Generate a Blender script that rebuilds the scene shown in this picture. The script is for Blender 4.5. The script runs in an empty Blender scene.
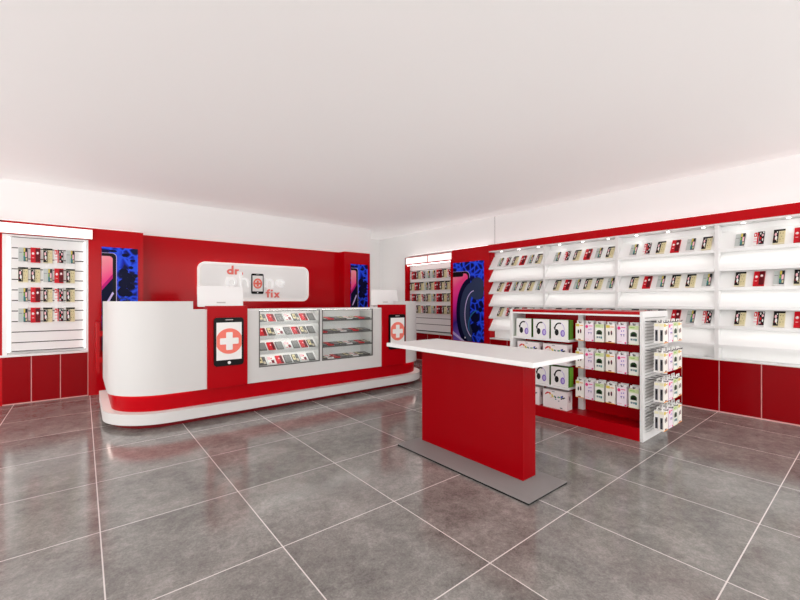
import bpy, math, random
from mathutils import Matrix, Vector
random.seed(7)
SC = bpy.context.scene
COL = SC.collection
PI = math.pi

# ------------------------------------------------------------------ materials
def lin(c):
    c /= 255.0
    return c / 12.92 if c <= 0.04045 else ((c + 0.055) / 1.055) ** 2.4

MATS = {}
def mat(name, rgb, rough=0.5, spec=0.2, metal=0.0, emit=0.0, coat=0.0):
    if name in MATS:
        return MATS[name]
    m = bpy.data.materials.new(name)
    m.use_nodes = True
    b = m.node_tree.nodes['Principled BSDF']
    c = (lin(rgb[0]), lin(rgb[1]), lin(rgb[2]), 1)
    b.inputs['Base Color'].default_value = c
    b.inputs['Roughness'].default_value = rough
    b.inputs['Specular IOR Level'].default_value = spec
    b.inputs['Metallic'].default_value = metal
    b.inputs['Coat Weight'].default_value = coat
    b.inputs['Coat Roughness'].default_value = 0.08
    if emit:
        b.inputs['Emission Color'].default_value = c
        b.inputs['Emission Strength'].default_value = emit
    MATS[name] = m
    return m

WALL = mat('wall_paint', (248, 247, 246), 0.9, 0.2)
CEIL = mat('white_ceiling_added_glow', (240, 237, 236), 0.95, 0.1, emit=0.22)  # plain white ceiling; its glow is added as even fill light
RED = mat('red_gloss_laminate', (190, 0, 14), 0.14, 0.16)
REDM = mat('red_satin_laminate', (176, 0, 14), 0.3, 0.1)
REDSH = mat('shaded_red_satin_laminate', (146, 0, 9), 0.18, 0.08)  # darker copy of the red for doors and table column; shade put into the colour
WHITE = mat('white_laminate', (236, 235, 234), 0.4, 0.3)
BODYW = mat('white_counter_laminate', (216, 214, 212), 0.45, 0.25)
WHITEG = mat('white_gloss_acrylic', (245, 245, 244), 0.25, 0.4)
SEAM = mat('pale_edge_strip', (225, 170, 165), 0.5)
STEEL = mat('grey_metal_plate', (140, 137, 136), 0.5, 0.15)
GREYF = mat('grey_aluminium_frame', (98, 96, 94), 0.4, 0.5, 0.4)
BLACK = mat('black_plastic', (6, 5, 7), 0.3, 0.15)
HOOKM = mat('dark_chrome_hook', (70, 68, 70), 0.3, 0.5, 0.8)
SALML = mat('salmon_letter', (244, 128, 118), 0.5)
SALM = mat('salmon_print', (247, 128, 112), 0.5)
PRINTW = mat('white_print', (246, 244, 242), 0.5)
LED = mat('led_strip_light', (255, 250, 246), 0.5, emit=5.0)
LEDS = mat('led_showcase_fill', (255, 252, 248), 0.5, emit=7.0)
LEDL = mat('led_edge_light', (255, 252, 248), 0.5, emit=1.1)
LEDB = mat('led_shelf_light', (255, 252, 248), 0.5, emit=4.5)
LEDW = mat('led_warm_glow', (255, 235, 225), 0.5, emit=5.0)
LBOX = mat('light_box_face', (255, 253, 250), 0.5, emit=0.55)
SPOT = mat('spot_lens', (255, 252, 246), 0.5, emit=14.0)
GROOVE = mat('slat_groove', (70, 64, 64), 0.6)

def glass_mat():
    m = bpy.data.materials.new('showcase_glass'); m.use_nodes = True
    nt = m.node_tree; nt.nodes.clear()
    o = nt.nodes.new('ShaderNodeOutputMaterial'); mx = nt.nodes.new('ShaderNodeMixShader')
    t = nt.nodes.new('ShaderNodeBsdfTransparent'); g = nt.nodes.new('ShaderNodeBsdfGlossy')
    t.inputs[0].default_value = (0.97, 0.985, 0.98, 1); g.inputs['Roughness'].default_value = 0.03
    f = nt.nodes.new('ShaderNodeFresnel'); f.inputs[0].default_value = 1.35
    nt.links.new(f.outputs[0], mx.inputs[0]); nt.links.new(t.outputs[0], mx.inputs[1])
    nt.links.new(g.outputs[0], mx.inputs[2]); nt.links.new(mx.outputs[0], o.inputs[0])
    return m
GLASS = glass_mat()

TX, TY, TX0, TY0 = 0.718, 0.7414, 0.0734, 1.1835
def floor_mat():
    m = bpy.data.materials.new('grey_stone_tiles'); m.use_nodes = True
    nt = m.node_tree; N = nt.nodes; L = nt.links
    b = N['Principled BSDF']
    tc = N.new('ShaderNodeTexCoord')
    sep = N.new('ShaderNodeSeparateXYZ'); L.new(tc.outputs['Object'], sep.inputs[0])
    def math_(op, a, bv=None):
        n = N.new('ShaderNodeMath'); n.operation = op
        for i, v in enumerate((a, bv)):
            if v is None: continue
            if isinstance(v, (int, float)): n.inputs[i].default_value = v
            else: L.new(v, n.inputs[i])
        return n.outputs[0]
    def cell(axis, o, s):
        return math_('DIVIDE', math_('SUBTRACT', axis, o), s)
    cx, cy = cell(sep.outputs[0], TX0, TX), cell(sep.outputs[1], TY0, TY)
    def edge(c, s):
        fr = math_('FRACT', c)
        d = math_('MINIMUM', fr, math_('SUBTRACT', 1.0, fr))
        return math_('LESS_THAN', math_('MULTIPLY', d, s), 0.0029)
    g = math_('MAXIMUM', edge(cx, TX), edge(cy, TY))
    # each tile shifts the stone pattern
    comb = N.new('ShaderNodeCombineXYZ')
    L.new(math_('FLOOR', cx), comb.inputs[0]); L.new(math_('FLOOR', cy), comb.inputs[1])
    wn = N.new('ShaderNodeTexWhiteNoise'); wn.noise_dimensions = '2D'; L.new(comb.outputs[0], wn.inputs['Vector'])
    off = N.new('ShaderNodeVectorMath'); off.operation = 'SCALE'; off.inputs['Scale'].default_value = 7.0
    L.new(wn.outputs['Color'], off.inputs[0])
    add = N.new('ShaderNodeVectorMath'); add.operation = 'ADD'
    L.new(tc.outputs['Object'], add.inputs[0]); L.new(off.outputs[0], add.inputs[1])
    def noise(scale, det, rough, dist=0.0):
        n = N.new('ShaderNodeTexNoise'); n.inputs['Scale'].default_value = scale
        n.inputs['Detail'].default_value = det; n.inputs['Roughness'].default_value = rough
        n.inputs['Distortion'].default_value = dist
        L.new(add.outputs[0], n.inputs['Vector']); return n.outputs['Fac']
    n1, n2, n3 = noise(2.6, 8, 0.66, 0.4), noise(18, 10, 0.8, 0.4), noise(90, 5, 0.8)
    s = math_('ADD', math_('ADD', math_('MULTIPLY', n1, 0.36), math_('MULTIPLY', n2, 0.36)), math_('MULTIPLY', n3, 0.28))
    ramp = N.new('ShaderNodeValToRGB'); L.new(s, ramp.inputs[0])
    e = ramp.color_ramp.elements
    e[0].position = 0.38; e[0].color = (lin(90), lin(86), lin(83), 1)
    e[1].position = 0.62; e[1].color = (lin(170), lin(166), lin(161), 1)
    mid = e.new(0.5); mid.color = (lin(132), lin(128), lin(124), 1)
    mix = N.new('ShaderNodeMix'); mix.data_type = 'RGBA'
    L.new(g, mix.inputs[0]); L.new(ramp.outputs[0], mix.inputs[6])
    mix.inputs[7].default_value = (lin(216), lin(208), lin(205), 1)
    L.new(mix.outputs[2], b.inputs['Base Color'])
    r = math_('ADD', 0.06, math_('MULTIPLY', n2, 0.14))
    L.new(math_('MAXIMUM', r, math_('MULTIPLY', g, 0.6)), b.inputs['Roughness'])
    b.inputs['Specular IOR Level'].default_value = 0.75
    bump = N.new('ShaderNodeBump'); bump.inputs['Strength'].default_value = 0.02; bump.inputs['Distance'].default_value = 0.01
    L.new(n2, bump.inputs['Height']); L.new(bump.outputs[0], b.inputs['Normal'])
    return m

def poster_blue():
    m = bpy.data.materials.new('blue_poster_print'); m.use_nodes = True
    nt = m.node_tree; N = nt.nodes; L = nt.links; b = N['Principled BSDF']
    tc = N.new('ShaderNodeTexCoord')
    mp = N.new('ShaderNodeMapping'); mp.inputs['Scale'].default_value = (1, 1, 1); mp.inputs['Rotation'].default_value = (0, 0.6, 0)
    L.new(tc.outputs['Object'], mp.inputs[0])
    v = N.new('ShaderNodeTexVoronoi'); v.feature = 'DISTANCE_TO_EDGE'; v.inputs['Scale'].default_value = 9.0
    L.new(mp.outputs[0], v.inputs['Vector'])
    n = N.new('ShaderNodeTexNoise'); n.inputs['Scale'].default_value = 4.0; n.inputs['Detail'].default_value = 3
    L.new(tc.outputs['Object'], n.inputs['Vector'])
    mu = N.new('ShaderNodeMath'); mu.operation = 'MULTIPLY'; L.new(v.outputs['Distance'], mu.inputs[0])
    ml = N.new('ShaderNodeMath'); ml.operation = 'MULTIPLY'; ml.inputs[1].default_value = 2.0; L.new(n.outputs['Fac'], ml.inputs[0])
    L.new(ml.outputs[0], mu.inputs[1])
    r = N.new('ShaderNodeValToRGB'); L.new(mu.outputs[0], r.inputs[0])
    e = r.color_ramp.elements
    e[0].position = 0.04; e[0].color = (lin(40), lin(84), lin(242), 1)
    e[1].position = 0.22; e[1].color = (lin(4), lin(8), lin(62), 1)
    x = e.new(0.11); x.color = (lin(18), lin(44), lin(200), 1)
    L.new(r.outputs[0], b.inputs['Base Color']); b.inputs['Specular IOR Level'].default_value = 0.12; b.inputs['Roughness'].default_value = 0.3
    return m
POSTB = poster_blue()

def phone_print(h):
    """printed phone screen: salmon at the head, magenta, then deep navy (a print, along the height of the poster)"""
    m = bpy.data.materials.new('phone_screen_print'); m.use_nodes = True
    nt = m.node_tree; N = nt.nodes; L = nt.links; b = N['Principled BSDF']
    tc = N.new('ShaderNodeTexCoord'); sp = N.new('ShaderNodeSeparateXYZ'); L.new(tc.outputs['Object'], sp.inputs[0])
    d = N.new('ShaderNodeMath'); d.operation = 'DIVIDE'; d.inputs[1].default_value = h; L.new(sp.outputs[2], d.inputs[0])
    k = N.new('ShaderNodeMath'); k.operation = 'MULTIPLY_ADD'; k.inputs[1].default_value = -0.45
    L.new(sp.outputs[0], k.inputs[0]); L.new(d.outputs[0], k.inputs[2])
    r = N.new('ShaderNodeValToRGB'); L.new(k.outputs[0], r.inputs[0]); e = r.color_ramp.elements
    e[0].position = 0.0; e[0].color = (lin(120), lin(90), lin(190), 1)
    e[1].position = 1.0; e[1].color = (lin(250), lin(176), lin(180), 1)
    for p, c in ((0.2, (60, 40, 140)), (0.45, (220, 40, 150)), (0.66, (246, 70, 140)), (0.82, (250, 140, 160))):
        q = e.new(p); q.color = (lin(c[0]), lin(c[1]), lin(c[2]), 1)
    L.new(r.outputs[0], b.inputs['Base Color']); b.inputs['Specular IOR Level'].default_value = 0.12; b.inputs['Roughness'].default_value = 0.3
    return m

# ------------------------------------------------------------------ mesh helpers
class MB:
    def __init__(s): s.v = []; s.f = []; s.mi = []; s.mats = []
    def m(s, mt):
        if mt not in s.mats: s.mats.append(mt)
        return s.mats.index(mt)
    def add(s, vs, fs, mt, M=None):
        o = len(s.v); k = s.m(mt)
        for p in vs:
            p = Vector(p); s.v.append(M @ p if M else p)
        for f in fs: s.f.append([i + o for i in f]); s.mi.append(k)
        return s
    def box(s, x0, x1, y0, y1, z0, z1, mt, M=None):
        vs = [(x0,y0,z0),(x1,y0,z0),(x1,y1,z0),(x0,y1,z0),(x0,y0,z1),(x1,y0,z1),(x1,y1,z1),(x0,y1,z1)]
        fs = [(3,2,1,0),(4,5,6,7),(0,1,5,4),(1,2,6,5),(2,3,7,6),(3,0,4,7)]
        return s.add(vs, fs, mt, M)
    def prism(s, pts, y0, y1, mt, M=None):
        """outline in (x, z), counter-clockwise seen from -y, extruded y0 -> y1"""
        n = len(pts)
        vs = [(x, y0, z) for x, z in pts] + [(x, y1, z) for x, z in pts]
        fs = [tuple(range(n)), tuple(range(2*n-1, n-1, -1))]
        fs += [((i+1) % n, i, n+i, n+(i+1) % n) for i in range(n)]
        return s.add(vs, fs, mt, M)
    def slab(s, pts, z0, z1, mt, M=None):
        """outline in (x, y), counter-clockwise from above, extruded z0 -> z1"""
        n = len(pts)
        vs = [(x, y, z0) for x, y in pts] + [(x, y, z1) for x, y in pts]
        fs = [tuple(range(n-1, -1, -1)), tuple(range(n, 2*n))]
        fs += [(i, (i+1) % n, n+(i+1) % n, n+i) for i in range(n)]
        return s.add(vs, fs, mt, M)
    def strip(s, outer, inner, z0, z1, mt):
        """wall between two open polylines of equal length"""
        n = len(outer)
        vs = [(x,y,z0) for x,y in outer]+[(x,y,z0) for x,y in inner]+[(x,y,z1) for x,y in outer]+[(x,y,z1) for x,y in inner]
        fs = []
        for i in range(n-1):
            a, b = i, i+1
            fs += [(a,b,2*n+b,2*n+a), (n+b,n+a,3*n+a,3*n+b), (2*n+a,2*n+b,3*n+b,3*n+a), (b,a,n+a,n+b)]
        fs += [(0,2*n,3*n,n), (n-1,2*n-1,4*n-1,3*n-1)]
        return s.add(vs, fs, mt)
    def cyl(s, p0, p1, r, mt, n=10, r1=None):
        p0, p1 = Vector(p0), Vector(p1); d = (p1-p0).normalized()
        a = d.orthogonal().normalized(); b = d.cross(a); r1 = r if r1 is None else r1
        vs = [p0+(a*math.cos(2*PI*i/n)+b*math.sin(2*PI*i/n))*r for i in range(n)]
        vs += [p1+(a*math.cos(2*PI*i/n)+b*math.sin(2*PI*i/n))*r1 for i in range(n)]
        fs = [tuple(range(n-1,-1,-1)), tuple(range(n,2*n))]+[(i,(i+1)%n,n+(i+1)%n,n+i) for i in range(n)]
        return s.add(vs, fs, mt)
    def build(s, name, parent=None, bevel=0.0, world=True):
        off = Vector((0,0,0)); q = parent
        if world:
            while q: off += q.location; q = q.parent
        me = bpy.data.meshes.new(name)
        me.from_pydata([tuple(p-off) for p in s.v], [], s.f)
        for k in s.mats: me.materials.append(k)
        me.polygons.foreach_set('material_index', s.mi); me.update()
        import bmesh
        bm = bmesh.new(); bm.from_mesh(me); bmesh.ops.recalc_face_normals(bm, faces=bm.faces); bm.to_mesh(me); bm.free()
        o = bpy.data.objects.new(name, me); COL.objects.link(o)
        if parent: o.parent = parent
        if bevel:
            md = o.modifiers.new('edge', 'BEVEL'); md.width = bevel; md.segments = 2; md.limit_method = 'ANGLE'
        return o

def rrect(x0, x1, z0, z1, r, n=8):
    pts = []
    for cx, cz, a in ((x1-r,z0+r,-90),(x1-r,z1-r,0),(x0+r,z1-r,90),(x0+r,z0+r,180)):
        for i in range(n+1):
            t = math.radians(a+90*i/n); pts.append((cx+r*math.cos(t), cz+r*math.sin(t)))
    return pts
def ell(cx, cz, rx, rz, n=14, a0=0):
    return [(cx+rx*math.cos(2*PI*i/n+a0), cz+rz*math.sin(2*PI*i/n+a0)) for i in range(n)]
def smooth(o):
    for p in o.data.polygons: p.use_smooth = True
    m = o.data; 
    md = o.modifiers.new('sharp', 'EDGE_SPLIT'); md.split_angle = math.radians(35)

def thing(name, label, cat, loc=(0,0,0), group=None):
    o = bpy.data.objects.new(name, None); COL.objects.link(o); o.location = loc; o.empty_display_size = 0.1
    o['label'] = label; o['category'] = cat
    if group: o['group'] = group
    return o
def tag(o, label, cat, group=None):
    o['label'] = label; o['category'] = cat
    if group: o['group'] = group
    return o
def struct(o, label):
    o['kind'] = 'structure'; o['label'] = label; o['category'] = 'room'
    return o
def copy_tree(o, parent=None):
    c = o.copy(); COL.objects.link(c)
    if parent: c.parent = parent
    for ch in list(o.children): copy_tree(ch, c)
    return c
ORD = ['first','second','third','fourth','fifth','sixth','seventh','eighth','ninth']

PROTO = {}; USED = set()
def place(key, loc, rot, label, group, scale=None):
    p = PROTO[key]
    if key not in USED: USED.add(key); o = p
    else: o = copy_tree(p)
    o.location = loc; o.rotation_euler = rot
    if scale: o.scale = scale
    o['label'] = label
    if group: o['group'] = group
    return o

# ------------------------------------------------------------------ room shell
CZ = 2.757; XR = 5.72; YB = 6.84; YA = 7.86; XE = 4.744
XL, YF = -4.0, -3.0
FL = floor_mat()
struct(MB().box(XL, XR+0.1, YF, YA+0.1, -0.08, 0, FL).build('floor'), 'grey mottled stone tile floor with pale grout lines')
struct(MB().box(XL, XR+0.1, YF, YA+0.1, CZ, CZ+0.1, CEIL).build('ceiling'), 'plain flat white ceiling')
struct(MB().box(XL, XE, YB, YA, 0, CZ, WALL).build('wall_back'), 'white back wall above and behind the red cladding')
struct(MB().box(XE, XR+0.1, YA, YA+0.1, 0, CZ, WALL).build('wall_alcove'), 'white wall at the end of the gap past the counter')
w = MB().box(XR, XR+0.1, YF, YA, 0, CZ, WALL)
w.box(XR-0.003, XR, 4.376, 4.380, 2.22, CZ, GROOVE)
struct(w.build('wall_right'), 'white long wall above the shelving bays')

# red cladding of the back wall
b = MB()
b.box(-0.02+0.077, 0.665, 6.60, YB, 0, 2.21, RED)
struct(b.build('wall_column'), 'red glossy column with phone poster beside the slatwall display')
struct(MB().box(0.665, 3.95, 6.80, YB, 0, 2.21, RED).build('wall_cladding'), 'red glossy panel behind the shop sign')
struct(MB().box(3.95, 4.55, 6.60, YB, 0, 2.21, RED).build('wall_pier'), 'red glossy pier with phone poster at the end of the counter')
struct(MB().box(-1.9, -0.745, 6.60, YB, 0, 2.21, RED).build('wall_panel'), 'red glossy panel at the outer side of the slatwall display')
# red cladding of the right wall
struct(MB().box(5.56, XR, 4.37, 5.27, 0, 2.225, RED).build('wall_stile'), 'red glossy upright with phone poster between slatwall and shelving')
b = MB()
b.box(5.56, XR, 6.665, 6.70, 0, 2.20, RED)
struct(b.build('wall_jamb'), 'red jamb at the far end of the second slatwall display')

# ------------------------------------------------------------------ slatwall display (back wall)
LX0, LX1 = -0.745, 0.057
t = thing('slatwall_display', 'white slatwall display with lit edges and light box on back wall', 'display', (-0.345, 6.72, 0.60))
b = MB(); b.box(LX0, LX1, 6.70, 6.74, 0.60, 2.06, WHITE)
b.box(LX0, LX1, 6.74, YB, 0.60, 2.20, WHITE)
b.build('back_board', t)
gz = [0.74+0.1285*i for i in range(11)]
b = MB(); z = 0.64
b.box(LX0+0.075, LX1-0.045, 6.665, 6.70, 0.63, 2.03, GROOVE)
for g in gz[:10] + [2.03]:
    b.box(LX0+0.075, LX1-0.045, 6.655, 6.69, z, g-0.006, WHITE); z = g+0.006
b.build('slat_board', t)
for x0, x1 in ((LX0, LX0+0.04), (LX1-0.028, LX1)):
    b = MB(); b.box(x0, x1, 6.60, 6.70, 0.60, 2.03, WHITEG); b.build('side_frame', t)
b = MB(); b.box(LX0, LX1, 6.60, 6.70, 2.03, 2.05, WHITEG); b.build('top_frame', t)
for x0, x1 in ((LX0+0.042, LX0+0.062), (LX1-0.044, LX1-0.03)):
    MB().box(x0, x1, 6.63, 6.69, 0.63, 2.02, LEDL).build('led_strip', t)
b = MB(); b.box(LX0-0.03, LX1, 6.585, 6.70, 0.575, 0.60, WHITE); b.build('ledge', t)
b = MB(); b.box(LX0-0.8, LX1+0.045, 6.575, 6.70, 2.055, 2.19, RED); 
b.box(LX0-0.79, LX1+0.042, 6.57, 6.576, 2.062, 2.183, LBOX); b.build('light_box', t)
b = MB(); b.box(LX0-0.8, LX1, 6.60, 6.70, 2.19, 2.21, RED); b.build('top_rail', t)

t = thing('base_cabinet', 'red three-door base cabinet under the slatwall display on back wall', 'cabinet', (-0.345, 6.72, 0), 'red base cabinets')
MB().box(LX0, LX1, 6.602, YB, 0, 0.574, SEAM).build('carcass', t)
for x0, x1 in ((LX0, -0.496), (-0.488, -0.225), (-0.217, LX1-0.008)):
    MB().box(x0, x1, 6.60, 6.603, 0.012, 0.572, REDSH).build('door', t)

# ------------------------------------------------------------------ second slatwall display (long wall)
RY0, RY1 = 5.275, 6.66
t = thing('slatwall_display', 'white slatwall display with packs and twin light boxes beside the wide poster', 'display', (5.66, 5.97, 0.59))
b = MB(); b.box(5.70, XR-0.001, RY0, RY1, 0.59, 2.03, WHITE); b.build('back_board', t)
b = MB(); z = 0.62
b.box(5.685, 5.70, RY0, RY1, 0.60, 2.03, GROOVE)
for g in [0.757+0.1275*i for i in range(10)] + [2.03]:
    b.box(5.675, 5.69, RY0+0.035, RY1, z, g-0.006, WHITE); z = g+0.006
b.build('slat_board', t)
b = MB(); b.box(5.56, XR, RY0, RY1+0.035, 2.03, 2.20, RED); b.build('top_rail', t)
for y0, y1 in ((5.29, 5.95), (5.98, 6.66)):
    MB().box(5.552, 5.57, y0, y1, 2.055, 2.185, LBOX).build('light_box', t)
b = MB(); b.box(5.55, 5.70, RY0, RY1, 0.57, 0.59, WHITE); b.build('ledge', t)
MB().box(5.56, 5.70, RY0, RY0+0.035, 0.59, 2.03, RED).build('side_frame', t)
MB().box(5.575, 5.595, RY0+0.05, RY1-0.02, 2.02, 2.029, LEDB).build('led_strip', t)
t = thing('base_cabinet', 'red base cabinet under the slatwall display beside the wide poster', 'cabinet', (5.66, 5.97, 0), 'red base cabinets')
MB().box(5.562, XR-0.001, RY0, RY1, 0, 0.568, SEAM).build('carcass', t)
dw = (RY1-RY0)/4
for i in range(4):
    MB().box(5.56, 5.563, RY0+dw*i+0.004, RY0+dw*(i+1)-0.004, 0.012, 0.566, REDSH).build('door', t)

# ------------------------------------------------------------------ posters
NAVY = mat('poster_navy', (8, 12, 48), 0.3, 0.08)
SLATE = mat('poster_slate', (50, 62, 92), 0.3, 0.08)
LILAC = mat('poster_lilac', (206, 190, 236), 0.3, 0.08)
PTEAL = mat('poster_teal', (40, 110, 160), 0.3, 0.08)
# posters share these inks
PWHITE = mat('poster_white', (240, 235, 245), 0.3, 0.08)
def arc_pts(cx, cz, rx, rz, a0, a1, w, n=14):
    o = [(cx+rx*math.cos(math.radians(a0+(a1-a0)*i/n)), cz+rz*math.sin(math.radians(a0+(a1-a0)*i/n))) for i in range(n+1)]
    q = [(cx+(rx-w)*math.cos(math.radians(a0+(a1-a0)*i/n)), cz+(rz-w)*math.sin(math.radians(a0+(a1-a0)*i/n))) for i in range(n+1)]
    return o + q[::-1]
def clip(pts, x0, x1, z0, z1):
    for ax, lim, sg in ((0,x0,1),(0,x1,-1),(1,z0,1),(1,z1,-1)):
        out = []
        for i in range(len(pts)):
            a, c = pts[i-1], pts[i]; ia, ic = sg*(a[ax]-lim) >= 0, sg*(c[ax]-lim) >= 0
            if ia != ic:
                k = (lim-a[ax])/(c[ax]-a[ax]); out.append((a[0]+k*(c[0]-a[0]), a[1]+k*(c[1]-a[1])))
            if ic: out.append(c)
        pts = out
        if not pts: return []
    return pts
def make_poster(w, h, loc, rz, pw, label, wide=False):
    """local x along the wall, z up, front at -y; pw = how far the printed phone reaches across"""
    b = MB(); b.box(0, w, -0.012, 0, 0, h, POSTB)
    lay = [0.0125]
    def art(pts, m):
        pts = clip(pts, 0.001, w-0.001, 0.001, h-0.001)
        if len(pts) > 2:
            b.prism(pts, -lay[0], -0.011, m); lay[0] += 0.0004
    top = h*0.945 if not wide else h*0.885
    SCR = phone_print(h)
    if wide:
        art(ell(w*0.80, h*0.66, w*0.24, h*0.14, 20), SLATE)
        art(ell(w*0.74, h*0.30, w*0.14, h*0.06, 18), NAVY)
        art(ell(w*0.70, h*0.17, w*0.15, h*0.06, 18), NAVY)
        art(ell(w*0.90, h*0.40, w*0.06, h*0.03, 12), NAVY)
    else:
        for q in ((.60,.77,.13,.035,.2),(.68,.72,.16,.045,.5),(.82,.70,.12,.04,.9),(.62,.65,.18,.05,.1),(.80,.62,.13,.03,.7),(.58,.57,.16,.05,.3),(.74,.55,.12,.03,.4),(.93,.73,.08,.02,.2),(.64,.93,.10,.018,.6),(.30,.965,.12,.012,.1),(.85,.88,.08,.014,.5),(.80,.81,.07,.016,.4)):
            art(ell(w*q[0], h*q[1], w*q[2], h*q[3], 7, q[4]), NAVY)
    art(rrect(-w*0.9, pw, -h*0.3, top, w*0.13, 8), LILAC)
    art(rrect(-w*0.9, pw-0.007, -h*0.3, top-0.005, w*0.127, 8), BLACK)
    art(rrect(-w*0.9, pw-0.045, -h*0.3, top-0.045, w*0.10, 8), SCR)
    if wide:
        art(rrect(-w*0.9, pw*0.62, top-0.10, top-0.02, 0.03, 6), BLACK)
        art(arc_pts(w*0.62, h*0.36, w*0.50, h*0.44, 95, 265, 0.34, 22), NAVY)
        art(arc_pts(w*0.66, h*0.36, w*0.42, h*0.38, 85, 265, 0.24, 22), SLATE)
        art(arc_pts(w*0.72, h*0.34, w*0.32, h*0.30, 95, 250, 0.018, 22), LILAC)
        art(arc_pts(w*0.86, h*0.20, w*0.34, h*0.20, 100, 200, 0.022, 16), PTEAL)
        art([(0.001, h*0.115), (0.001, h*0.075), (w*0.30, 0.001), (w*0.40, 0.001)], LILAC)
        art(ell(w*0.42, h*0.045, 0.016, 0.016, 10), PWHITE)
    else:
        art([(0.001, h*0.60), (pw-0.045, h*0.72), (pw-0.045, 0.001), (0.001, 0.001)], NAVY)
        art([(0.001, h*0.62), (pw-0.045, h*0.74), (pw-0.045, h*0.70), (0.001, h*0.58)], mat('poster_magenta', (200, 24, 124), 0.3, 0.08))
        art([(w*0.05, h*0.42), (w*0.12, h*0.42), (w*0.33, h*0.555), (w*0.29, h*0.57)], LILAC)
        art(arc_pts(w*0.58, h*0.44, w*0.20, h*0.075, 20, 160, 0.010, 12), SLATE)
    o = b.build('phone_poster', world=False); o.location = loc; o.rotation_euler = (0,0,rz)
    return tag(o, label, 'poster', 'blue phone posters')
make_poster(0.405, 1.40, (0.196, 6.60, 0.575), 0, 0.165, 'narrow blue phone poster on red column between slatwall display and shop sign')
make_poster(0.40, 1.40, (4.09, 6.60, 0.575), 0, 0.165, 'narrow blue phone poster on red pier at the far corner of the counter')
make_poster(0.74, 1.475, (5.56, 5.233, 0.50), -PI/2, 0.42, 'wide blue phone poster on red upright between slatwall and shelving', True)

# ------------------------------------------------------------------ phone emblem (used on counter and sign)
def emblem(parent, cx, cz, w, h, y, ring=False):
    """black phone outline with white screen and salmon cross disc; front faces -y"""
    x0, x1, z0, z1 = cx-w/2, cx+w/2, cz-h/2, cz+h/2
    body = MB().prism(rrect(x0, x1, z0, z1, w*0.11), y-0.022, y, BLACK).build('phone_emblem', parent)
    sx0, sx1, sz0, sz1 = x0+w*0.075, x1-w*0.075, z0+h*0.125, z1-h*0.10
    MB().box(sx0, sx1, y-0.0245, y-0.021, sz0, sz1, PRINTW).build('screen', body)
    sw = sx1-sx0; zc = (sz0+sz1)/2
    d = MB()
    if ring:
        d.prism(arc_pts(cx, zc, sw*0.44, sw*0.50, 0, 359.9, sw*0.15, 26), y-0.027, y-0.024, SALM)
    else:
        d.prism(clip(ell(cx, zc, sw*0.53, sw*0.53, 36), sx0+0.002, sx1-0.002, sz0, sz1), y-0.027, y-0.024, SALM)
    d.build('disc', body)
    a, c = sw*0.37, sw*0.13
    if ring: a, c = sw*0.30, sw*0.10
    x = MB()
    x.prism(rrect(cx-a, cx+a, zc-c, zc+c, c*0.3, 4), y-0.030, y-0.026, PRINTW)
    x.prism(rrect(cx-c, cx+c, zc-a, zc+a, c*0.3, 4), y-0.0302, y-0.026, PRINTW)
    if ring: x = MB().prism(rrect(cx-a, cx+a, zc-c, zc+c, c*0.3, 4), y-0.030, y-0.024, SALM).prism(rrect(cx-c, cx+c, zc-a, zc+a, c*0.3, 4), y-0.0302, y-0.024, SALM)
    x.build('cross', body)
    MB().prism(ell(cx, z0+h*0.065, w*0.055, w*0.055, 16), y-0.0245, y-0.021, PRINTW).build('button', body)
    MB().prism(rrect(cx-w*0.13, cx+w*0.13, z1-h*0.055, z1-h*0.037, h*0.008, 3), y-0.0245, y-0.021, mat('grey_slot', (190,188,186), 0.4)).build('speaker_slot', body)

# ------------------------------------------------------------------ shop sign
def letter(ch, x, z, xh, w, st, y, depth, m, parent):
    """one lower-case letter from round strokes: x = start, z = baseline, xh = x-height, w = width, st = stroke"""
    b = MB(); k = [0]
    def put(pts): b.prism(pts, y-depth-0.0003*k[0], y, m); k[0] += 1
    def bar(x0, x1, z0, z1): put([(x0,z0),(x1,z0),(x1,z1),(x0,z1)])
    cx, cz, rx, rz = x+w/2, z+xh/2, w/2, xh/2
    if ch in 'dp':
        put(arc_pts(cx, cz, rx, rz, 0, 359.9, st, 28))
        if ch == 'd': bar(x+w-st, x+w, z, z+xh*1.62)
        else: bar(x, x+st, z-xh*0.5, z+xh)
    elif ch in 'hnr':
        bar(x, x+st, z, z+(xh*1.62 if ch == 'h' else xh))
        if ch == 'r': put(arc_pts(x+w, z+xh*0.55, w, xh*0.45, 90, 180, st, 10))
        else:
            put(arc_pts(cx, z+xh*0.52, rx, xh*0.48, 0, 180, st, 18)); bar(x+w-st, x+w, z, z+xh*0.53)
    elif ch == 'e':
        put(arc_pts(cx, cz, rx, rz, 0, 318, st, 26)); bar(x+st*0.6, x+w-st*0.1, cz-st*0.45, cz+st*0.45)
    elif ch == 'f':
        put(arc_pts(x+w*0.95, z+xh*1.32, w*0.62, xh*0.32, 80, 180, st, 12)); bar(x+w*0.33, x+w*0.33+st, z, z+xh*1.34); bar(x, x+w, z+xh*0.82, z+xh*0.82+st*0.9)
    elif ch == 'i':
        bar(x, x+st, z, z+xh); put(ell(x+st/2, z+xh*1.38, st*0.62, st*0.62, 12))
    elif ch == 'x':
        put([(x,z),(x+st*1.2,z),(x+w,z+xh),(x+w-st*1.2,z+xh)]); put([(x+w-st*1.2,z),(x+w,z),(x+st*1.2,z+xh),(x,z+xh)])
    elif ch == '.': put(ell(x+st*0.6, z+st*0.7, st*0.95, st*0.95, 14))
    return b.build('letter', parent)
t = thing('shop_sign', 'white rounded shop sign reading dr. phone fix on red back panel', 'sign', (2.33, 6.80, 1.247))
sg = rrect(1.395, 3.262, 1.247, 1.868, 0.115, 10)
MB().prism(sg, 6.745, 6.775, mat('sign_face', (228, 227, 225), 0.45, emit=0.19)).build('panel', t, 0.004)
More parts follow.
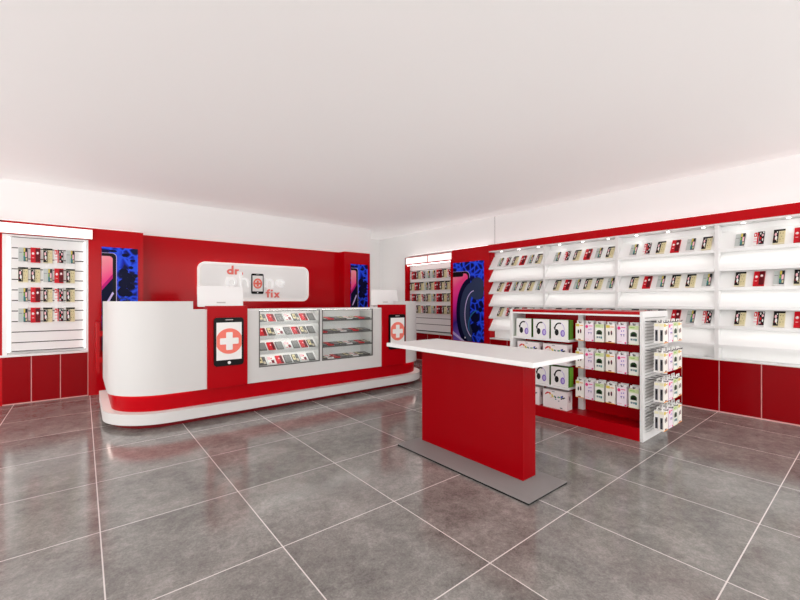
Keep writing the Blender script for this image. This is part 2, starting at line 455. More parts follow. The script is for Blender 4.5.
MB().prism(rrect(1.40, 3.257, 1.252, 1.863, 0.11, 10), 6.776, 6.799, LEDL).build('glow_backing', t)
rim = mat('sign_rim', (255, 250, 246), 0.4, emit=0.14)
RO, RI = rrect(1.391, 3.266, 1.243, 1.872, 0.119, 10), rrect(1.425, 3.232, 1.277, 1.838, 0.085, 10)
b = MB(); n = len(RO)
vs = [(x, 6.735, z) for x, z in RO]+[(x, 6.735, z) for x, z in RI]+[(x, 6.78, z) for x, z in RO]+[(x, 6.78, z) for x, z in RI]
fs = []
for i in range(n):
    j = (i+1) % n
    fs += [(i,j,n+j,n+i), (j,i,2*n+i,2*n+j), (n+i,n+j,3*n+j,3*n+i), (2*n+i,3*n+i,3*n+j,2*n+j)]
b.add(vs, fs, rim); b.build('lit_rim', t)
WLET = mat('white_letter_added_glow', (252, 252, 251), 0.35, emit=0.17)  # slight glow added so the white letters stand out from the face
for ch, x, w in (('d', 1.826, 0.100), ('r', 1.950, 0.058), ('.', 2.036, 0.03)):
    letter(ch, x, 1.684, 0.088, w, 0.027, 6.745, 0.020, SALML, t)
for ch, x, w in (('p', 1.815, 0.155), ('h', 2.025, 0.150), ('n', 2.452, 0.140), ('e', 2.635, 0.160)):
    letter(ch, x, 1.478, 0.152, w, 0.027, 6.745, 0.045, WLET, t)
for ch, x, w in (('f', 2.462, 0.070), ('i', 2.553, 0.03), ('x', 2.603, 0.105)):
    letter(ch, x, 1.308, 0.088, w, 0.027, 6.745, 0.020, SALML, t)
emblem(t, 2.318, 1.540, 0.204, 0.345, 6.745, True)

# ------------------------------------------------------------------ service counter
CF = 4.505; CM = 2.21
def path(xl, front, r, back, xend, n=16):
    """left return, rounded corner, front run up to xend"""
    pts = [(xl, back), (xl, front+r)]
    for i in range(1, n+1):
        a = PI+PI/2*i/n; pts.append((xl+r+r*math.cos(a), front+r+r*math.sin(a)))
    pts.append((xend, front)); return pts
def mirror(pts): return [(2*CM-x, y) for x, y in pts][::-1]
BK = 6.0
t = thing('service_counter', 'long white and red U-shaped service counter with rounded ends on plinth', 'counter', (CM, 5.0, 0))
for side in (0, 1):
    fl = mirror if side else (lambda p: p)
    o = MB().strip(fl(path(0.19, CF, 0.485, BK, 0.888)), fl(path(0.205, CF+0.015, 0.47, BK, 0.888)), 0.318, 1.245, BODYW).build('curved_front', t); smooth(o)
# short low return beside each red panel
MB().box(0.888, 1.02, CF, CF+0.03, 0.318, 1.16, BODYW).build('front_panel', t)
MB().box(2*CM-0.888, 3.74, CF, CF+0.03, 0.318, 1.245, BODYW).build('front_panel', t) if 2*CM-0.888 > 3.74 else MB().box(3.50, 3.74, CF+0.001, CF+0.031, 0.318, 1.2, BODYW).build('front_panel', t)
b = MB()                                                       # straight white front with two openings
b.box(1.434, 3.306, CF, CF+0.03, 0.318, 0.487, BODYW)
b.box(1.434, 1.567, CF, CF+0.03, 0.487, 1.14, BODYW); b.box(2.335, 2.367, CF, CF+0.03, 0.487, 1.14, BODYW)
b.box(3.153, 3.306, CF, CF+0.03, 0.487, 1.14, BODYW)
b.build('front_panel', t)
MB().box(0.80, 3.62, CF+0.005, 5.08, 1.14, 1.152, WHITE).build('worktop', t)
for x0, x1 in ((1.02, 1.434), (3.306, 3.74)):
    MB().box(x0, x1, CF-0.022, CF+0.10, 0.318, 1.195, REDM).build('emblem_panel', t, 0.003)
emblem(t, 1.2325, 0.809, 0.305, 0.52, CF-0.022)
emblem(t, 3.562, 0.802, 0.298, 0.505, CF-0.022)
o = MB().strip(path(0.155, 4.43, 0.54, BK+0.02, CM)+[], path(0.30, 4.575, 0.395, BK+0.02, CM), 0.05, 0.155, BODYW)
o.strip(mirror(path(0.155, 4.43, 0.54, BK+0.02, CM)), mirror(path(0.30, 4.575, 0.395, BK+0.02, CM)), 0.05, 0.155, BODYW)
smooth(o.build('plinth', t))
o = MB()
for fl in ((lambda p: p), mirror):
    o.strip(fl(path(0.228, 4.535, 0.462, BK, CM)), fl(path(0.26, 4.567, 0.43, BK, CM)), 0.155, 0.318, REDM)
smooth(o.build('red_band', t))
o = MB()
for fl in ((lambda p: p), mirror):
    o.strip(fl(path(0.235, 4.505, 0.465, BK, CM)), fl(path(0.28, 4.55, 0.42, BK, CM)), 0.0, 0.05, mat('dark_red_toe', (120, 0, 12), 0.4))
smooth(o.build('toe_kick', t))
o = MB()
for fl in ((lambda p: p), mirror):
    o.strip(fl(path(0.208, 4.521, 0.467, BK-0.02, 0.88)), fl(path(0.224, 4.534, 0.451, BK-0.02, 0.88)), 0.322, 0.328, LEDW)
o.build('led_strip', t)
# back of the counter
b = MB(); b.box(1.0, 3.42, 5.05, 5.07, 0.16, 1.14, WHITE); b.build('rear_panel', t)
# showcases
SHZ = (1.0, 0.835, 0.662, 0.492)
def showcase(x0, x1, tilt, word):
    s = MB()
    yb = CF+0.32
    s.box(x0, x1, yb, yb+0.012, 0.487, 1.139, WHITE); s.box(x0-0.006, x0, CF+0.03, yb, 0.487, 1.139, WHITE)
    s.box(x1, x1+0.006, CF+0.03, yb, 0.487, 1.139, WHITE); s.box(x0, x1, CF+0.03, yb, 0.475, 0.487, WHITE)
    s = s.build('showcase', t)
    fr = MB(); w = 0.011
    fr.box(x0, x1, CF-0.006, CF+0.008, 1.139-w, 1.139, GREYF); fr.box(x0, x1, CF-0.006, CF+0.008, 0.487, 0.487+w, GREYF)
    fr.box(x0, x0+w, CF-0.006, CF+0.008, 0.487+w, 1.139-w, GREYF); fr.box(x1-w, x1, CF-0.006, CF+0.008, 0.487+w, 1.139-w, GREYF)
    fr.build('frame', s)
    MB().box(x0+w, x1-w, CF, CF+0.003, 0.487+w, 1.139-w, GLASS).build('glass', s)
    MB().box(x0+0.02, x1-0.02, CF+0.04, CF+0.055, 1.131, 1.139, LEDS).build('led_strip', s)
    for z in SHZ:
        k = MB()
        if tilt:                                               # sloping display shelf with an upright lip
            yk = CF+0.22
            k.add([(x0,CF+0.05,z-0.014),(x1,CF+0.05,z-0.014),(x1,yk,z+0.129),(x0,yk,z+0.129),
                   (x0,CF+0.05,z),(x1,CF+0.05,z),(x1,yk,z+0.143),(x0,yk,z+0.143)],
                  [(3,2,1,0),(4,5,6,7),(0,1,5,4),(1,2,6,5),(2,3,7,6),(3,0,4,7)], WHITE)
            k.box(x0, x1, CF+0.035, CF+0.05, max(z-0.034, 0.488), z+0.006, WHITE)
        else:
            k.box(x0, x1, CF+0.03, yb, z-0.006, z+0.004, WHITEG); k.box(x0, x1, CF+0.022, CF+0.03, z-0.014, z+0.005, GREYF)
        k.build('shelf', s)
        if z > 0.5: MB().box(x0+0.02, x1-0.02, CF+(0.053 if tilt else 0.033), CF+(0.065 if tilt else 0.045), z-(0.028 if tilt else 0.0105), z-(0.022 if tilt else 0.0065), LEDS).build('led_strip', s)  # hidden strip added under the shelf to brighten the showcase interior
showcase(1.567, 2.335, True, 'sloping'); showcase(2.367, 3.153, False, 'flat')
# swing gate between counter return and the back wall
t = thing('swing_gate', 'low red swing gate between counter return and red column', 'gate', (0.14, 6.3, 0))
MB().box(0.128, 0.165, 6.06, 6.56, 0.38, 0.98, RED).build('gate_panel', t, 0.002)
MB().box(0.145, 0.195, 6.0, 6.062, 0.50, 0.56, RED).box(0.145, 0.195, 6.0, 6.062, 0.82, 0.88, RED).build('hinge', t)
MB().box(0.165, 0.18, 6.40, 6.50, 0.85, 0.87, GREYF).build('handle', t)

# ------------------------------------------------------------------ POS monitors on the counter
def monitor(x, label):
    t = thing('till_monitor', label, 'monitor', (x, 4.82, 1.152), 'white till monitors on the counter')
    M = Matrix.Translation((x, 4.80, 1.185)) @ Matrix.Rotation(math.radians(-6), 4, 'X')
    b = MB(); b.prism(rrect(-0.245, 0.245, 0.0, 0.235, 0.012), 0.0, 0.022, WHITEG, M)
    hs = b.build('housing', t)
    MB().prism(rrect(-0.228, 0.228, 0.018, 0.218, 0.004), 0.022, 0.024, BLACK, M).build('screen', t)
    MB().box(-0.048, 0.048, -0.0015, 0.001, 0.040, 0.053, mat('grey_mark', (196, 192, 190), 0.5), M).build('badge', t)
    MB().box(x-0.03, x+0.03, 4.81, 4.845, 1.16, 1.22, WHITEG).build('neck', t)
    MB().slab([(x-0.11,4.76),(x+0.11,4.76),(x+0.11,4.93),(x-0.11,4.93)], 1.152, 1.164, WHITEG).build('foot', t, 0.003)
monitor(1.238, 'white till monitor seen from behind in front of the shop sign')
monitor(3.597, 'white till monitor seen from behind at the far end of the counter')

# ------------------------------------------------------------------ demo table
t = thing('demo_table', 'white-topped display table on a red slab leg and grey floor plate', 'table', (2.42, 2.05, 0))
MB().box(2.115, 2.575, 1.365, 2.65, 0.011, 0.014, STEEL).box(2.117, 2.573, 1.367, 2.648, 0, 0.011, BLACK).build('floor_plate', t)  # black under-layer paints the shadow line below the plate edge
MB().box(2.345, 2.497, 1.558, 2.588, 0.014, 0.816, REDSH).build('column', t, 0.002)
MB().box(2.25, 2.92, 1.42, 2.985, 0.816, 0.85, WHITE).build('tabletop', t, 0.003)

# ------------------------------------------------------------------ gondola
GX0, GX1, GY0, GY1 = 3.843, 4.46, 1.342, 2.727
GB = 4.10
t = thing('gondola', 'low red and white gondola shelf unit with slatted end behind the table', 'shelving', (4.15, 2.04, 0))
b = MB(); b.box(GX0, GX1, GY1-0.035, GY1, 0, 1.155, WHITE); b.build('end_panel', t, 0.002)
b = MB(); b.box(GX0, GX1, GY0+0.013, GY0+0.025, 0, 1.155, WHITE); b.box(GX0+0.04, GX1-0.015, GY0+0.011, GY0+0.013, 0.06, 1.11, mat('slat_shadow_gap', (190, 188, 186), 0.6))
b.box(GX0, GX0+0.045, GY0, GY0+0.012, 0, 1.155, WHITE); b.box(GX1-0.02, GX1, GY0, GY0+0.012, 0, 1.155, WHITE)
b.box(GX0+0.045, GX1-0.02, GY0, GY0+0.012, 0, 0.07, WHITE); b.box(GX0+0.045, GX1-0.02, GY0, GY0+0.012, 1.10, 1.155, WHITE)
z = 0.07
while z < 1.09:
    b.box(GX0+0.045, GX1-0.02, GY0+0.003, GY0+0.0115, z+0.004, z+0.022, WHITE); z += 0.0285
b.build('slat_panel', t)
MB().box(GB, GB+0.02, GY0+0.025, GY1-0.035, 0.10, 1.13, REDM).build('back_panel', t)
MB().box(GX0, GX1, GY0+0.025, GY1-0.035, 1.125, 1.152, REDM).build('top_board', t)
MB().box(GX0, GX0+0.012, GY0+0.025, GY1-0.035, 1.108, 1.125, WHITE).build('top_trim', t)
MB().box(GX0, GX1, GY0+0.025, GY1-0.035, 0, 0.115, REDM).build('base_deck', t)
MB().box(4.055, GB, 1.975, 2.03, 0.115, 1.125, WHITE).build('divider_post', t)
for z in (0.848, 0.602, 0.356):
    MB().box(3.862, GB, 2.032, GY1-0.035, z-0.024, z, WHITE).build('shelf', t, 0.002)
# other face of the gondola: two plain shelves
for z in (0.80, 0.45):
    MB().box(GB+0.02, GX1-0.01, GY0+0.025, GY1-0.035, z-0.024, z, WHITE).build('shelf', t, 0.002)
PZ = (1.042, 0.765, 0.468)            # tops of the three rows of hanging packs
PYs = [1.927, 1.833, 1.735, 1.633, 1.533, 1.431]
for r, z in enumerate(PZ):
    for y in PYs:
        h = MB().cyl((GB, y, z-0.012), (3.872, y, z-0.012), 0.0035, HOOKM, 6)
        h.cyl((3.872, y, z-0.012), (3.866, y, z+0.004), 0.0035, HOOKM, 6); h.build('hook', t)
EZ = (1.062, 0.806, 0.550, 0.303)
EXs = [3.928, 4.052, 4.176, 4.300]
for z in EZ:
    for x in EXs:
        h = MB().cyl((x, GY0+0.01, z), (x, 1.180, z), 0.0035, HOOKM, 6)
        h.cyl((x, 1.180, z), (x, 1.176, z+0.012), 0.0035, HOOKM, 6); h.build('hook', t)

# ------------------------------------------------------------------ small goods
CW = mat('card_white', (240, 238, 236), 0.45)
def pm(n, c, r=0.4): return mat('print_'+n, c, r)
K = pm('black', (20, 18, 20)); CREAM = pm('cream', (216, 204, 160)); BR = pm('red', (206, 18, 34)); DR = pm('maroon', (96, 4, 16))
PK = pm('pink', (240, 190, 196)); GRY = pm('grey', (128, 130, 128)); SIL = pm('silver', (192, 198, 195)); TEAL = pm('teal', (60, 130, 130))
YEL = pm('yellow', (220, 200, 90)); GRN = pm('green', (122, 184, 58)); DGRN = pm('dark_green', (30, 66, 24)); DG = pm('charcoal', (66, 66, 76))
LGRN = pm('pale_green', (208, 222, 172)); MAG = pm('magenta', (232, 60, 130)); LPK = pm('pale_pink', (243, 228, 238)); ORG = pm('orange', (236, 150, 40))
PUR = pm('purple', (140, 110, 200)); LPUR = pm('lilac', (190, 176, 226)); BLU = pm('blue', (40, 70, 190)); BGR = pm('blue_grey', (120, 140, 150))
LYE = pm('pale_yellow', (240, 234, 200)); WINE = pm('wine', (120, 20, 40))

CW_, CH_, CT_ = 0.114, 0.168, 0.010
def art_boxes(b, w, h, y, lst, M=None):
    k = 0
    for a in lst:
        y1 = y-0.0008-0.0002*k; k += 1
        if a[0] == 'e': b.prism(ell((a[1]-0.5)*w, a[2]*h, a[3]*w, a[4]*h, 10), y1, y, a[5], M)
        else: b.box((a[0]-0.5)*w, (a[1]-0.5)*w, y1, y, a[2]*h, a[3]*h, a[4], M)
def case_box(kind):
    body, left, cx0, cx1, cm, right = {
     'S': (CW, [(0.03,0.5,0.04,0.96,SIL),(0.08,0.42,0.62,0.66,GRY)], .54, .97, DG,
           [(0.56,0.72,0.68,0.93,YEL),(0.55,0.74,0.10,0.42,TEAL),(0.55,0.66,0.42,0.62,GRN),(0.72,0.90,0.34,0.66,PK),(0.78,0.92,0.72,0.9,K),(0.78,0.92,0.12,0.28,CREAM)]),
     'P': (CW, [(0.03,0.30,0.62,0.93,BR),(0.34,0.50,0.70,0.97,K),(0.05,0.44,0.42,0.52,PK),(0.03,0.42,0.22,0.30,PK),(0.34,0.46,0.05,0.9,BR),(0.10,0.2,0.68,0.84,CW)], .52, .98, K,
           [('e',.62,.80,.06,.08,CW),('e',.82,.66,.09,.09,PK),('e',.66,.45,.08,.10,BR),('e',.86,.34,.06,.10,CW),('e',.64,.18,.07,.08,PK),('e',.88,.86,.06,.06,CW),('e',.80,.12,.06,.05,WINE)]),
     'C': (pm('cream_card', (232, 222, 190)), [(0.0,1.0,0.88,1.0,K),(0.50,0.96,0.06,0.86,CREAM),('e',.60,.72,.035,.03,K),('e',.82,.70,.035,.03,K),('e',.72,.48,.03,.02,DG),('e',.62,.28,.03,.03,K),('e',.86,.30,.025,.02,DG)], .03, .46, K,
           [('e',.22,.62,.10,.12,PK),('e',.28,.36,.10,.14,CW),('e',.14,.28,.06,.08,WINE),('e',.34,.78,.05,.05,CW),('e',.36,.18,.05,.06,CREAM)]),
     'R': (BR, [('e',.25,.60,.15,.09,PK),('e',.25,.62,.09,.07,CW),(0.14,0.36,0.30,0.34,PK)], .52, .99, DR,
           [('e',.74,.64,.13,.09,PK),('e',.74,.66,.08,.06,CW)]),
    }[kind]
    o = thing('phone_case_box', '', 'phone case')
    b = MB(); b.box(-CW_/2, CW_/2, -CT_, 0, 0, CH_, body); art_boxes(b, CW_, CH_, -CT_, left)
    b.build('carton', o, world=False)
    b = MB(); b.box((cx0-0.5)*CW_, (cx1-0.5)*CW_, -CT_-0.005, -CT_, 0.05*CH_, 0.86*CH_ if kind == 'C' else 0.95*CH_, cm)
    art_boxes(b, CW_, CH_, -CT_-0.005, right)
    b.build('phone_case', o, world=False)
    PROTO[kind] = o
for k in 'SPCR': case_box(k)
DESC = {'S': 'silver phone case box', 'P': 'patterned phone case box', 'C': 'cream phone case box', 'R': 'red phone case box'}

# flat phone cases lying in the showcases (one mesh each)
FW, FD = 0.082, 0.125
def flat_case(kind):
    base, lst = {
      'R': (BR, [('e',.45,.62,.10,.10,PK),(.60,.97,.04,.96,DR)]),
      'G': (pm('dark_grey', (96,96,96)), [(.06,.94,.05,.95,pm('mid_grey', (128,128,127)))]),
      'C': (pm('dark_grey', (96,96,96)), [(.04,.5,.25,.94,CREAM),(.55,.9,.08,.4,pm('pale_stone', (200,190,170))),('e',.3,.6,.1,.1,K)]),
      'P': (CW, [(.06,.5,.55,.92,PK),(.5,.9,.1,.5,WINE),('e',.6,.7,.1,.08,BR),(.1,.4,.12,.2,BR)])}[kind]
    b = MB(); b.box(-FW/2, FW/2, -0.014, 0, 0, FD, base); art_boxes(b, FW, FD, -0.014, lst)
    o = b.build('phone_case', world=False); tag(o, '', 'phone case'); PROTO['f'+kind] = o
for k in 'RGCP': flat_case(k)
FDESC = {'R': 'red phone case', 'G': 'plain grey phone case', 'C': 'cream and charcoal phone case', 'P': 'pink and white patterned phone case'}

# hanging packs on the slatwall of the back wall
RWN = ['top row', 'second row', 'third row', 'bottom row']
cols = [-0.568, -0.457, -0.342, -0.236, -0.124]
for r, row in enumerate(('SRCPS', 'CCSRC', 'SRCPC', 'SRCPC')):
    zb = (1.725, 1.477, 1.232, 0.980)[r]
    for i, k in enumerate(row):
        place(k, (cols[i], 6.654, zb), (0,0,0), f'{DESC[k]} hanging {ORD[4-i]} from poster column, {RWN[r]} of back slatwall', 'phone case boxes on the back slatwall', (0.77, 1.6, 1.10))
# hanging packs on the second slatwall
for r, row in enumerate(('RCPSSRCP', 'CRCSCRCC', 'RCPCSRCC', 'RCPCSRCC')):
    zb = (1.72, 1.475, 1.232, 0.985)[r]
    for i, k in enumerate(row):
        y = 6.50-0.155*i-(0.0 if r != 1 else -0.06)
        place(k, (5.674, y, zb), (0,0,-PI/2), f'{DESC[k]} hanging {ORD[7-i]} from wide poster, {RWN[r]} of far slatwall', 'phone case boxes on the far slatwall', (1.12, 3.0, 1.0))

# ------------------------------------------------------------------ sloped shelving bays on the long wall
BAYS = [(4.355, 3.29, 'bay touching the wide poster', 'A'), (3.29, 2.23, 'second bay from the wide poster', 'B'), (2.23, 1.17, 'third bay from the wide poster', 'C'), (1.17, 0.11, 'fourth bay from the wide poster', 'D')]
TIP = [1.813-0.2125*i for i in range(6)]
XT, XB_ = 5.525, 5.665
ang = math.atan2(XB_-XT, 0.2125)
BN = ['shelving bay touching the wide poster, behind the gondola end', 'second shelving bay from the wide poster, behind the gondola', 'third shelving bay from the wide poster, behind the slatted gondola end', 'fourth shelving bay from the wide poster, cut by the picture edge']
for n, (ya, yb, bname, code) in enumerate(BAYS):
    t = thing('shelf_bay', 'white lit '+BN[n], 'shelving', (5.6, (ya+yb)/2, 0.59), 'white sloped shelving bays')
    MB().box(5.69, XR-0.001, yb, ya, 0.60, 2.098, WHITEG).build('back_panel', t)
    for i, zt in enumerate(TIP):
        z1 = zt+0.2125
        b = MB()
        b.prism([(XT,zt),(XT+0.012,zt-0.006),(XB_+0.012,z1-0.012),(XB_,z1)], yb+0.038, ya, WHITEG)
        b.box(XT-0.006, XT+0.004, yb+0.038, ya, zt-0.022, zt+0.010, WHITEG)
        b.build('sloped_shelf', t)
        if True:
            MB().box(XT+0.006, XT+0.018, yb+0.05, ya-0.01, zt-0.009, zt-0.005, LEDL if i in (1, 3) else LEDB).build('led_strip', t)  # softer strips under the blank tiers are added to brighten the product tiers
    b = MB(); b.box(5.535, 5.69, yb, yb+0.038, 0.602, 2.098, WHITE); b.build('fin', t, 0.002)
    b = MB(); b.box(5.545, 5.70, yb, ya, 0.584, 0.602, WHITE); b.build('ledge', t, 0.002)
    if n == 0:
        b = MB(); b.box(5.545, 5.69, ya, ya+0.014, 0.60, 2.098, REDM); b.build('side_panel', t)
    t = thing('base_cabinet', 'red three-door base cabinet under the '+bname, 'cabinet', (5.64, (ya+yb)/2, 0), 'red base cabinets')
    MB().box(5.557, XR-0.001, yb, ya, 0.0, 0.583, SEAM).build('carcass', t)
    dw = (ya-yb)/3
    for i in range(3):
        MB().box(5.555, 5.558, yb+dw*i+0.004, yb+dw*(i+1)-0.004, 0.014, 0.580, REDSH).build('door', t)
    y_first, pitch = (4.145, 0.146) if n == 0 else (ya-0.178, 0.1535)
    for r, row in enumerate(('SPCRSC', 'CRSCCS', 'CPCRSP')):
        zt = TIP[2*r]
        for i, k in enumerate(row):
            s = 0.018
            place(k, (XT+s*math.sin(ang)-0.001, y_first-pitch*i, zt+s*math.cos(ang)), (-ang, 0, -PI/2),
                  f'{DESC[k]} {ORD[i]} from poster end, {("top","middle","bottom")[r]} row, {ORD[n]} shelf bay past wide poster', 'phone case boxes on the sloped shelves')

t = thing('canopy', 'long red canopy with small spotlights above the sloped shelving bays', 'canopy', (5.6, 2.2, 2.1))
MB().box(5.52, XR, 0.0, 4.37, 2.116, 2.228, RED).build('fascia', t, 0.002)
MB().box(5.535, XR-0.002, 0.0, 4.365, 2.100, 2.118, WHITEG).build('soffit', t)
y = 4.15
while y > 0.15:
    s = MB().cyl((5.60, y, 2.105), (5.60, y, 2.0995), 0.024, WHITEG, 16).build('downlight', t)
    MB().cyl((5.60, y, 2.101), (5.60, y, 2.0985), 0.017, SPOT, 16).build('lens', s)
    y -= 0.3533

FILL = mat('added_fill_soft', (255, 250, 247), 0.5, emit=0.9)  # unseen strips added on top of the fixtures to brighten the white walls above
FILLB = mat('added_fill_bright', (255, 250, 247), 0.5, emit=2.2)
t = thing('added_fill_strip', 'added unseen fill strip lying on top of the red back cladding', 'fill light', (1.4, 6.7, 2.21), 'added fill strips on the red fixtures')
MB().box(-1.8, 0.64, 6.64, 6.70, 2.211, 2.225, WHITE).build('housing', t); MB().box(-1.79, 0.63, 6.645, 6.695, 2.225, 2.229, FILL).build('tube', t)
t = thing('added_fill_strip', 'added unseen fill strip lying on top of the second slatwall display', 'fill light', (5.65, 5.5, 2.225), 'added fill strips on the red fixtures')
MB().box(5.60, 5.66, 4.42, 6.65, 2.226, 2.238, WHITE).build('housing', t); MB().box(5.605, 5.655, 4.43, 6.64, 2.238, 2.242, FILLB).build('tube', t)
t = thing('added_fill_strip', 'added unseen fill strip lying on top of the long red canopy', 'fill light', (5.62, 2.2, 2.229), 'added fill strips on the red fixtures')
MB().box(5.60, 5.66, 0.05, 4.34, 2.229, 2.241, WHITE).build('housing', t); MB().box(5.605, 5.655, 0.06, 4.33, 2.241, 2.245, FILL).build('tube', t)

t = thing('alcove_fill_light', 'added tall unseen fill light in the gap behind the back wall end', 'fill light', (4.744, 7.35, 0.9))  # unseen light added only to brighten the alcove walls
MB().box(4.744, 4.764, 7.30, 7.40, 0.9, 2.3, WHITE).build('housing', t); MB().box(4.764, 4.770, 7.31, 7.39, 0.92, 2.28, mat('alcove_fill_tube', (255, 251, 248), 0.5, emit=6.0)).build('tube', t)

# ------------------------------------------------------------------ cases in the counter showcases
a2 = math.atan2(0.143, 0.17)
SR = ['top', 'second', 'third', 'bottom']
for r, row in enumerate(('CRGPCRG', 'RCPGRCG', 'GRGPGRC', 'CPRGCPG')):
    for i, k in enumerate(row):
        x = 1.640+0.1035*i
        place('f'+k, (x, CF+0.052, SHZ[r]+0.0012), (-(PI/2-a2), 0, 0), f'{FDESC[k]} {ORD[i]} from big emblem panel, {SR[r]} sloping showcase shelf', 'phone cases in the sloping showcase')
for r, row in enumerate(('CRGCPCRG', 'RGCPGRCG', 'GRGCPGRC', 'CPRGCPCG')):
    for i, k in enumerate(row):
        x = 2.425+0.096*i
        place('f'+k, (x, CF+0.040, SHZ[r]+0.0045), (-(PI/2-math.radians(7)), 0, 0), f'{FDESC[k]} {ORD[i]} from sloping showcase, {SR[r]} flat showcase shelf', 'phone cases in the flat showcase', (1.0, 1.0, 1.25))

# ------------------------------------------------------------------ headphone boxes and accessory cartons on the gondola
def headphone_box():
    o = thing('headphone_box', '', 'box'); w, d, h = 0.190, 0.105, 0.203
    b = MB(); b.box(-w/2, w/2, -d+0.036, 0, 0, h, GRN); b.box(-w/2, w/2, -d+0.004, -d+0.036, 0, h, pm('mid_green', (70, 124, 34)))
    b.box(-w/2, w/2, -d, -d+0.004, 0, h, CW); b.build('carton', o, 0.0, world=False)
    p = MB(); y = -d-0.001
    cx, cz = 0.0, 0.108
    p.prism(arc_pts(cx, cz, 0.058, 0.068, 70, 190, 0.015, 16), y, y+0.002, K)
    p.prism(arc_pts(cx, cz, 0.056, 0.066, -20, 70, 0.006, 14), y, y+0.002, LPUR)
    p.prism(ell(cx-0.030, cz-0.036, 0.022, 0.034, 18), y-0.0005, y+0.002, K)
    p.prism(ell(cx+0.036, cz-0.044, 0.024, 0.036, 18), y-0.0004, y+0.002, PUR)
    p.prism(ell(cx+0.039, cz-0.044, 0.014, 0.024, 16), y-0.0008, y+0.002, LPUR)
    p.prism(ell(cx-0.052, cz+0.010, 0.010, 0.013, 10), y-0.0006, y+0.002, K)
    p.build('headphone_print', o, world=False)
    PROTO['HP'] = o
headphone_box()
def controller_box():
    o = thing('accessory_carton', '', 'box'); w, d, h = 0.268, 0.108, 0.190
    b = MB(); b.box(-w/2, w/2, -d, 0, 0, h, pm('pinkish_card', (240, 230, 230)))
    b.box(w/2-0.0005, w/2+0.001, -0.075, -0.03, 0.08, 0.15, pm('rose_grey', (206, 180, 184))); b.box(w/2-0.0005, w/2+0.0014, -0.062, -0.045, 0.10, 0.135, DG)
    b.build('carton', o, world=False)
    p = MB(); y = -d-0.001
    def dia(x, z, s, m, a=0.3): p.prism(ell(x, z, s, s*0.8, 5, a), y-0.0004, y+0.002, m)
    p.prism([(-0.112,0.128),(-0.075,0.150),(-0.050,0.152),(-0.045,0.160),(-0.085,0.164),(-0.108,0.146)], y, y+0.002, BR)
    for x, z, s, m in ((-0.052,0.146,0.012,ORG),(-0.030,0.136,0.011,YEL),(-0.022,0.122,0.012,YEL),(0.0,0.128,0.010,TEAL),(0.008,0.118,0.010,DGRN),(0.012,0.100,0.009,TEAL),
                       (0.040,0.124,0.011,TEAL),(0.056,0.126,0.009,GRN),(0.078,0.134,0.013,BLU),(0.092,0.122,0.012,K),(0.074,0.114,0.010,K),(0.106,0.128,0.010,DG),(0.046,0.086,0.008,BGR),(-0.040,0.112,0.006,BR),(0.086,0.142,0.008,K)):
        dia(x, z, s, m, x*37)
    p.box(0.06, 0.085, y, y+0.002, 0.012, 0.022, DG); p.box(-0.03, 0.0, y, y+0.002, 0.172, 0.177, DG)
    p.build('front_print', o, world=False)
    PROTO['CT'] = o
controller_box()
HY = [2.562, 2.346, 2.136]
for r, z in enumerate((0.848, 0.356)):
    for i, y in enumerate(HY):
        place('HP', (3.972, y, z), (0,0,-PI/2), f'white and green headphone box, {("third","second","first")[i]} from the post on {("upper","lower")[r]} headphone shelf', 'headphone boxes on the gondola')
for r, z in enumerate((0.602, 0.115)):
    for i, y in enumerate((2.510, 2.190)):
        place('CT', (3.978, y, z), (0,0,-PI/2), f'pale carton with colourful print, {("beside the end panel","beside the post")[i]} on {("middle shelf","red base deck")[r]} of gondola', 'accessory cartons on the gondola')

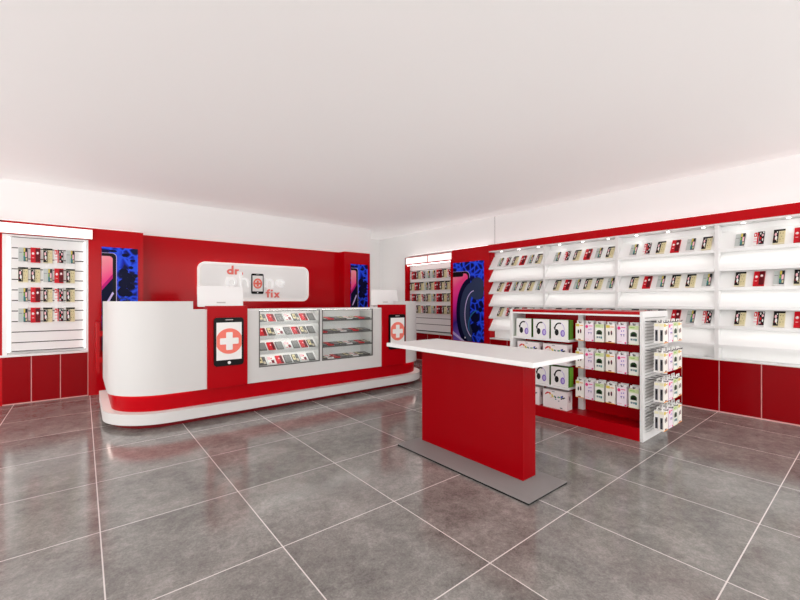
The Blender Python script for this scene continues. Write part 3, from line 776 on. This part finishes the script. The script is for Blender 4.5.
# hanging accessory packs
HW, HH, HD = 0.083, 0.172, 0.036
def pack(kind, sides=False):
    o = thing('accessory_pack', '', 'pack')
    body, top, lst = {
      'Y': (pm('ivory_card', (244, 240, 232)), YEL, [(.04,.45,.82,.97,YEL),(.5,.9,.86,.9,ORG),('e',.34,.52,.09,.12,K),('e',.62,.55,.09,.13,WINE),('e',.66,.52,.05,.08,DG),(.0,1,0,.035,ORG),(.3,.62,.05,.1,WINE)]),
      'M': (LPK, PK, [('e',.22,.84,.17,.09,MAG),(.45,.9,.86,.9,MAG),('e',.5,.68,.05,.04,PUR),('e',.72,.70,.05,.04,PUR),(.38,.56,.48,.52,PUR),(.45,.49,.40,.5,DG),(.66,.80,.48,.52,PUR),(.72,.76,.40,.5,DG),('e',.9,.06,.09,.05,MAG),(.1,.5,.10,.13,PK)]),
      'N': (pm('pale_card', (240, 240, 232)), LGRN, [(0,1,.80,1,LGRN),(.1,.6,.88,.92,GRN),(.18,.82,.42,.60,DGRN),('e',.5,.60,.26,.08,DGRN),('e',.5,.50,.2,.08,K),(.2,.4,.22,.32,BGR),(.46,.62,.22,.32,BGR),(.66,.82,.2,.32,TEAL),(0,1,0,.04,LYE)]),
      'B': (CW, LYE, [(.2,.8,.2,.78,DG),('e',.5,.5,.2,.2,K),(0,1,.86,1,LYE)])}[kind]
    b = MB(); b.box(-HW/2, HW/2, -HD, 0, -HH, 0, body)
    for a in (0,):
        k = 0
        for q in lst:
            y1 = -HD-0.0008-0.0002*k; k += 1
            if q[0] == 'e': b.prism(ell((q[1]-.5)*HW, (q[2]-1)*HH, q[3]*HW, q[4]*HH, 10), y1, -HD, q[5])
            else: b.box((q[0]-.5)*HW, (q[1]-.5)*HW, y1, -HD, (q[2]-1)*HH, (q[3]-1)*HH, q[4])
    # printed sides
    for sx in (-1, 1):
        x0, x1 = sorted((sx*HW/2, sx*(HW/2+0.0008)))
        if sides:
            b.box(x0, x1, -HD*0.78, -HD*0.25, -HH*0.9, -HH*0.34, DG); b.box(x0, x1, -HD*0.9, -HD*0.1, -HH*0.16, -HH*0.03, LYE)
            b.box(x0, x1-0.0001 if sx < 0 else x1+0.0002, -HD*0.7, -HD*0.35, -HH*0.6, -HH*0.42, K)
    b.build('carton', o, world=False)
    hgr = MB(); hgr.box(-HW*0.42, HW*0.42, -HD*0.55, -HD*0.45, 0, 0.005, CW); hgr.box(-HW*0.42, -0.010, -HD*0.55, -HD*0.45, 0.005, 0.024, CW)
    hgr.box(0.010, HW*0.42, -HD*0.55, -HD*0.45, 0.005, 0.024, CW); hgr.box(-HW*0.42, HW*0.42, -HD*0.55, -HD*0.45, 0.020, 0.028, CW)
    hgr.build('hang_tab', o, world=False)
    PROTO[('e' if sides else 'k')+kind] = o
for k in 'YMN': pack(k)
for k in 'YMNB': pack(k, True)
PD = {'Y': 'ivory earbud pack', 'M': 'pink earphone pack', 'N': 'green-topped white pack', 'B': 'white dark-sided pack'}
for r, z in enumerate(PZ):
    for i, k in enumerate('YMNYMN'):
        for d in (0, 1):
            place('k'+k, (3.915+0.052*d, PYs[i]+(0.0 if d == 0 else 0), z-0.018), (0,0,-PI/2),
                  f'{PD[k]}, {("front","rear")[d]} one on {ORD[i]} hook from post, {("top","middle","bottom")[r]} gondola row', 'accessory packs on the gondola front')
for r, z in enumerate(EZ):
    for i, x in enumerate(EXs):
        for d in (0, 1):
            k = 'YMNY'[i] if d == 0 else 'B'
            place('e'+k, (x, 1.229+0.038*d, z-0.006), (0,0,0),
                  f'{PD[k]}, {("front","rear")[d]} one on {ORD[i]} hook from red face, {RWN[r]} of slatted end', 'accessory packs on the slatted gondola end', (1.22, 1, 1))

# ------------------------------------------------------------------ light: open shop front and side, bright surroundings
W = bpy.data.worlds.new('bright_arcade'); SC.world = W; W.use_nodes = True
W.node_tree.nodes['Background'].inputs[0].default_value = (1.0, 0.985, 0.975, 1)
W.node_tree.nodes['Background'].inputs[1].default_value = 2.7

cam = bpy.data.cameras.new('camera'); co = bpy.data.objects.new('camera', cam); COL.objects.link(co)
co.location = (0, 0, 1.25); co.rotation_euler = (PI/2, 0, -math.radians(38.97))
cam.sensor_width = 36.0; cam.lens = 392.2/800*36.0; cam.shift_y = 0.83/800; cam.clip_start = 0.05
SC.camera = co
SC.view_settings.view_transform = 'Standard'
SC.view_settings.look = 'None'
SC.view_settings.exposure = 0.1
SC.view_settings.gamma = 1.0
SC.view_settings.use_curve_mapping = False
